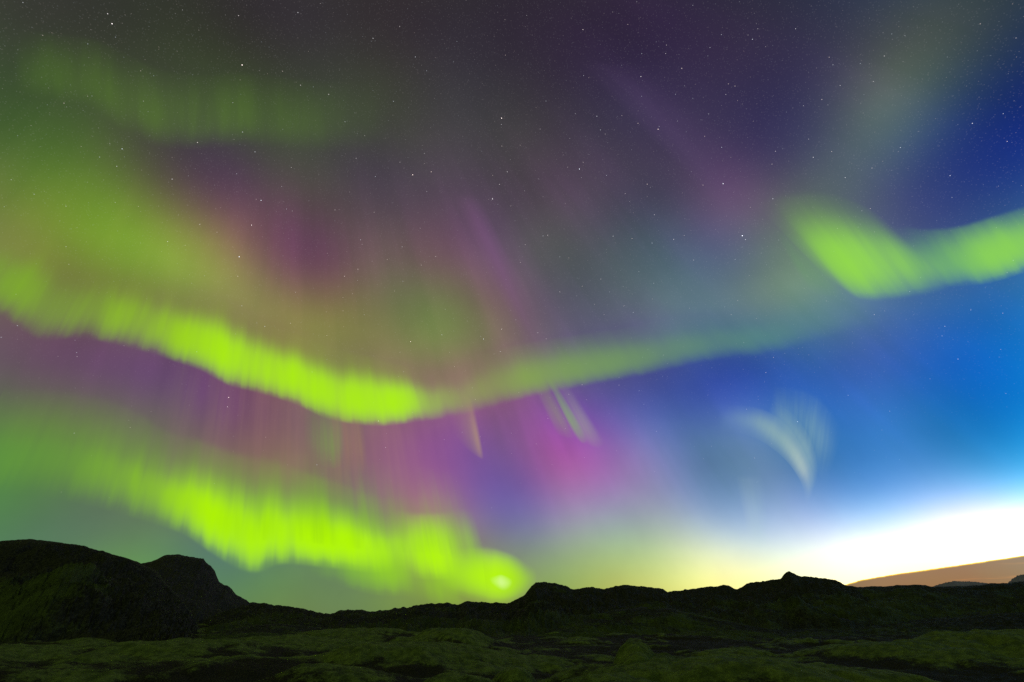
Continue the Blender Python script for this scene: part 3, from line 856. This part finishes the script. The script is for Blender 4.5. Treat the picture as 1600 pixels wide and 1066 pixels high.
curtain('aurora_wisp', 'brightest pale curved strand of the feathery aurora wisp in the blue right sky',
        [(1120, 676, 1124, 630, 0.0), (1155, 678, 1162, 632, 0.4), (1185, 688, 1198, 640, 1.0), (1212, 706, 1230, 662, 1.5), (1232, 725, 1250, 690, 2.0), (1246, 745, 1262, 714, 1.9), (1255, 766, 1270, 736, 0.7), (1258, 795, 1274, 765, 0.0)],
        [(0.0, (130, 168, 175)), (0.5, (156, 188, 180)), (0.8, (178, 198, 196)), (1.0, (150, 180, 210))], SOFT, rag=0.03, rays=0.1, fine=0.05, seed=59.0, du=2.0, rows=24)
curtain('aurora_wisp', 'thin pale strand on the right side of the feathery aurora wisp',
        [(1196, 660, 1206, 622, 0.0), (1218, 676, 1234, 640, 0.55), (1238, 700, 1258, 668, 1.0), (1252, 724, 1272, 698, 1.1), (1259, 748, 1278, 726, 0.7), (1262, 775, 1278, 755, 0.0)],
        [(0.0, (135, 172, 172)), (1.0, (150, 184, 192))], SOFT, rag=0.03, rays=0.1, fine=0.05, seed=61.0, du=2.0, rows=24)
curtain('aurora_wisp', 'soft round haze at the top of the feathery aurora wisp',
        [(1205, 660, 1205, 600, 0.0), (1230, 686, 1232, 602, 0.35), (1252, 712, 1260, 608, 0.55), (1270, 734, 1284, 622, 0.55), (1284, 750, 1304, 646, 0.3), (1292, 760, 1318, 672, 0.0)],
        [(0.0, (128, 168, 172)), (0.5, (140, 182, 176)), (1.0, (128, 170, 195))], SOFT, rag=0.08, rays=0.35, fine=0.2, ray_f=7.0, seed=63.0, du=2.0, rows=24)
curtain('aurora_ray', 'short faint pale aurora ray low in the sky left of the little peak',
        [(1170, 852, 1148, 740, 0.0), (1183, 858, 1164, 740, 0.3), (1192, 858, 1176, 740, 0.3), (1206, 852, 1192, 740, 0.0)],
        [(0.0, (190, 212, 205)), (1.0, (160, 195, 205))],
        [(0.0, 0.0), (0.2, 0.7), (0.4, 1.0), (1.0, 0.0)], rag=0.02, rays=0.1, fine=0.1, seed=67.0, du=1.0)

curtain('aurora_band', 'dim wavy green aurora band high in the upper left of the sky',
        [(20, 150, 20, 40, 0.0), (70, 158, 70, 46, 0.3), (120, 168, 122, 52, 0.42), (165, 190, 168, 62, 0.34), (205, 216, 208, 84, 0.42), (255, 234, 256, 104, 0.5), (320, 236, 322, 112, 0.42), (360, 232, 360, 108, 0.46),
         (420, 232, 420, 112, 0.36), (480, 240, 480, 120, 0.32), (540, 240, 540, 122, 0.24), (610, 236, 610, 120, 0.0)],
        [(0.0, (90, 130, 42)), (0.5, (98, 138, 40)), (1.0, (84, 112, 50))],
        [(0.0, 0.0), (0.1, 0.12), (0.28, 0.95), (0.5, 0.8), (0.75, 0.3), (1.0, 0.0)], rag=0.06, rag_f=2.0, rays=0.3, fine=0.1, ray_f=4.0, seed=91.0)

curtain('aurora_ray', 'broad faint purple aurora ray running down to the wide green fold',
        [(1150, 352, 890, 90, 0.0), (1180, 358, 925, 90, 0.22), (1205, 358, 955, 92, 0.26), (1228, 352, 985, 92, 0.14), (1256, 340, 1025, 92, 0.0)],
        [(0.0, (98, 78, 120)), (1.0, (92, 66, 112))],
        [(0.0, 0.0), (0.2, 0.6), (0.45, 1.0), (0.75, 0.6), (1.0, 0.0)], rag=0.02, rays=0.3, fine=0.1, ray_f=5.0, seed=97.0, du=3.0)
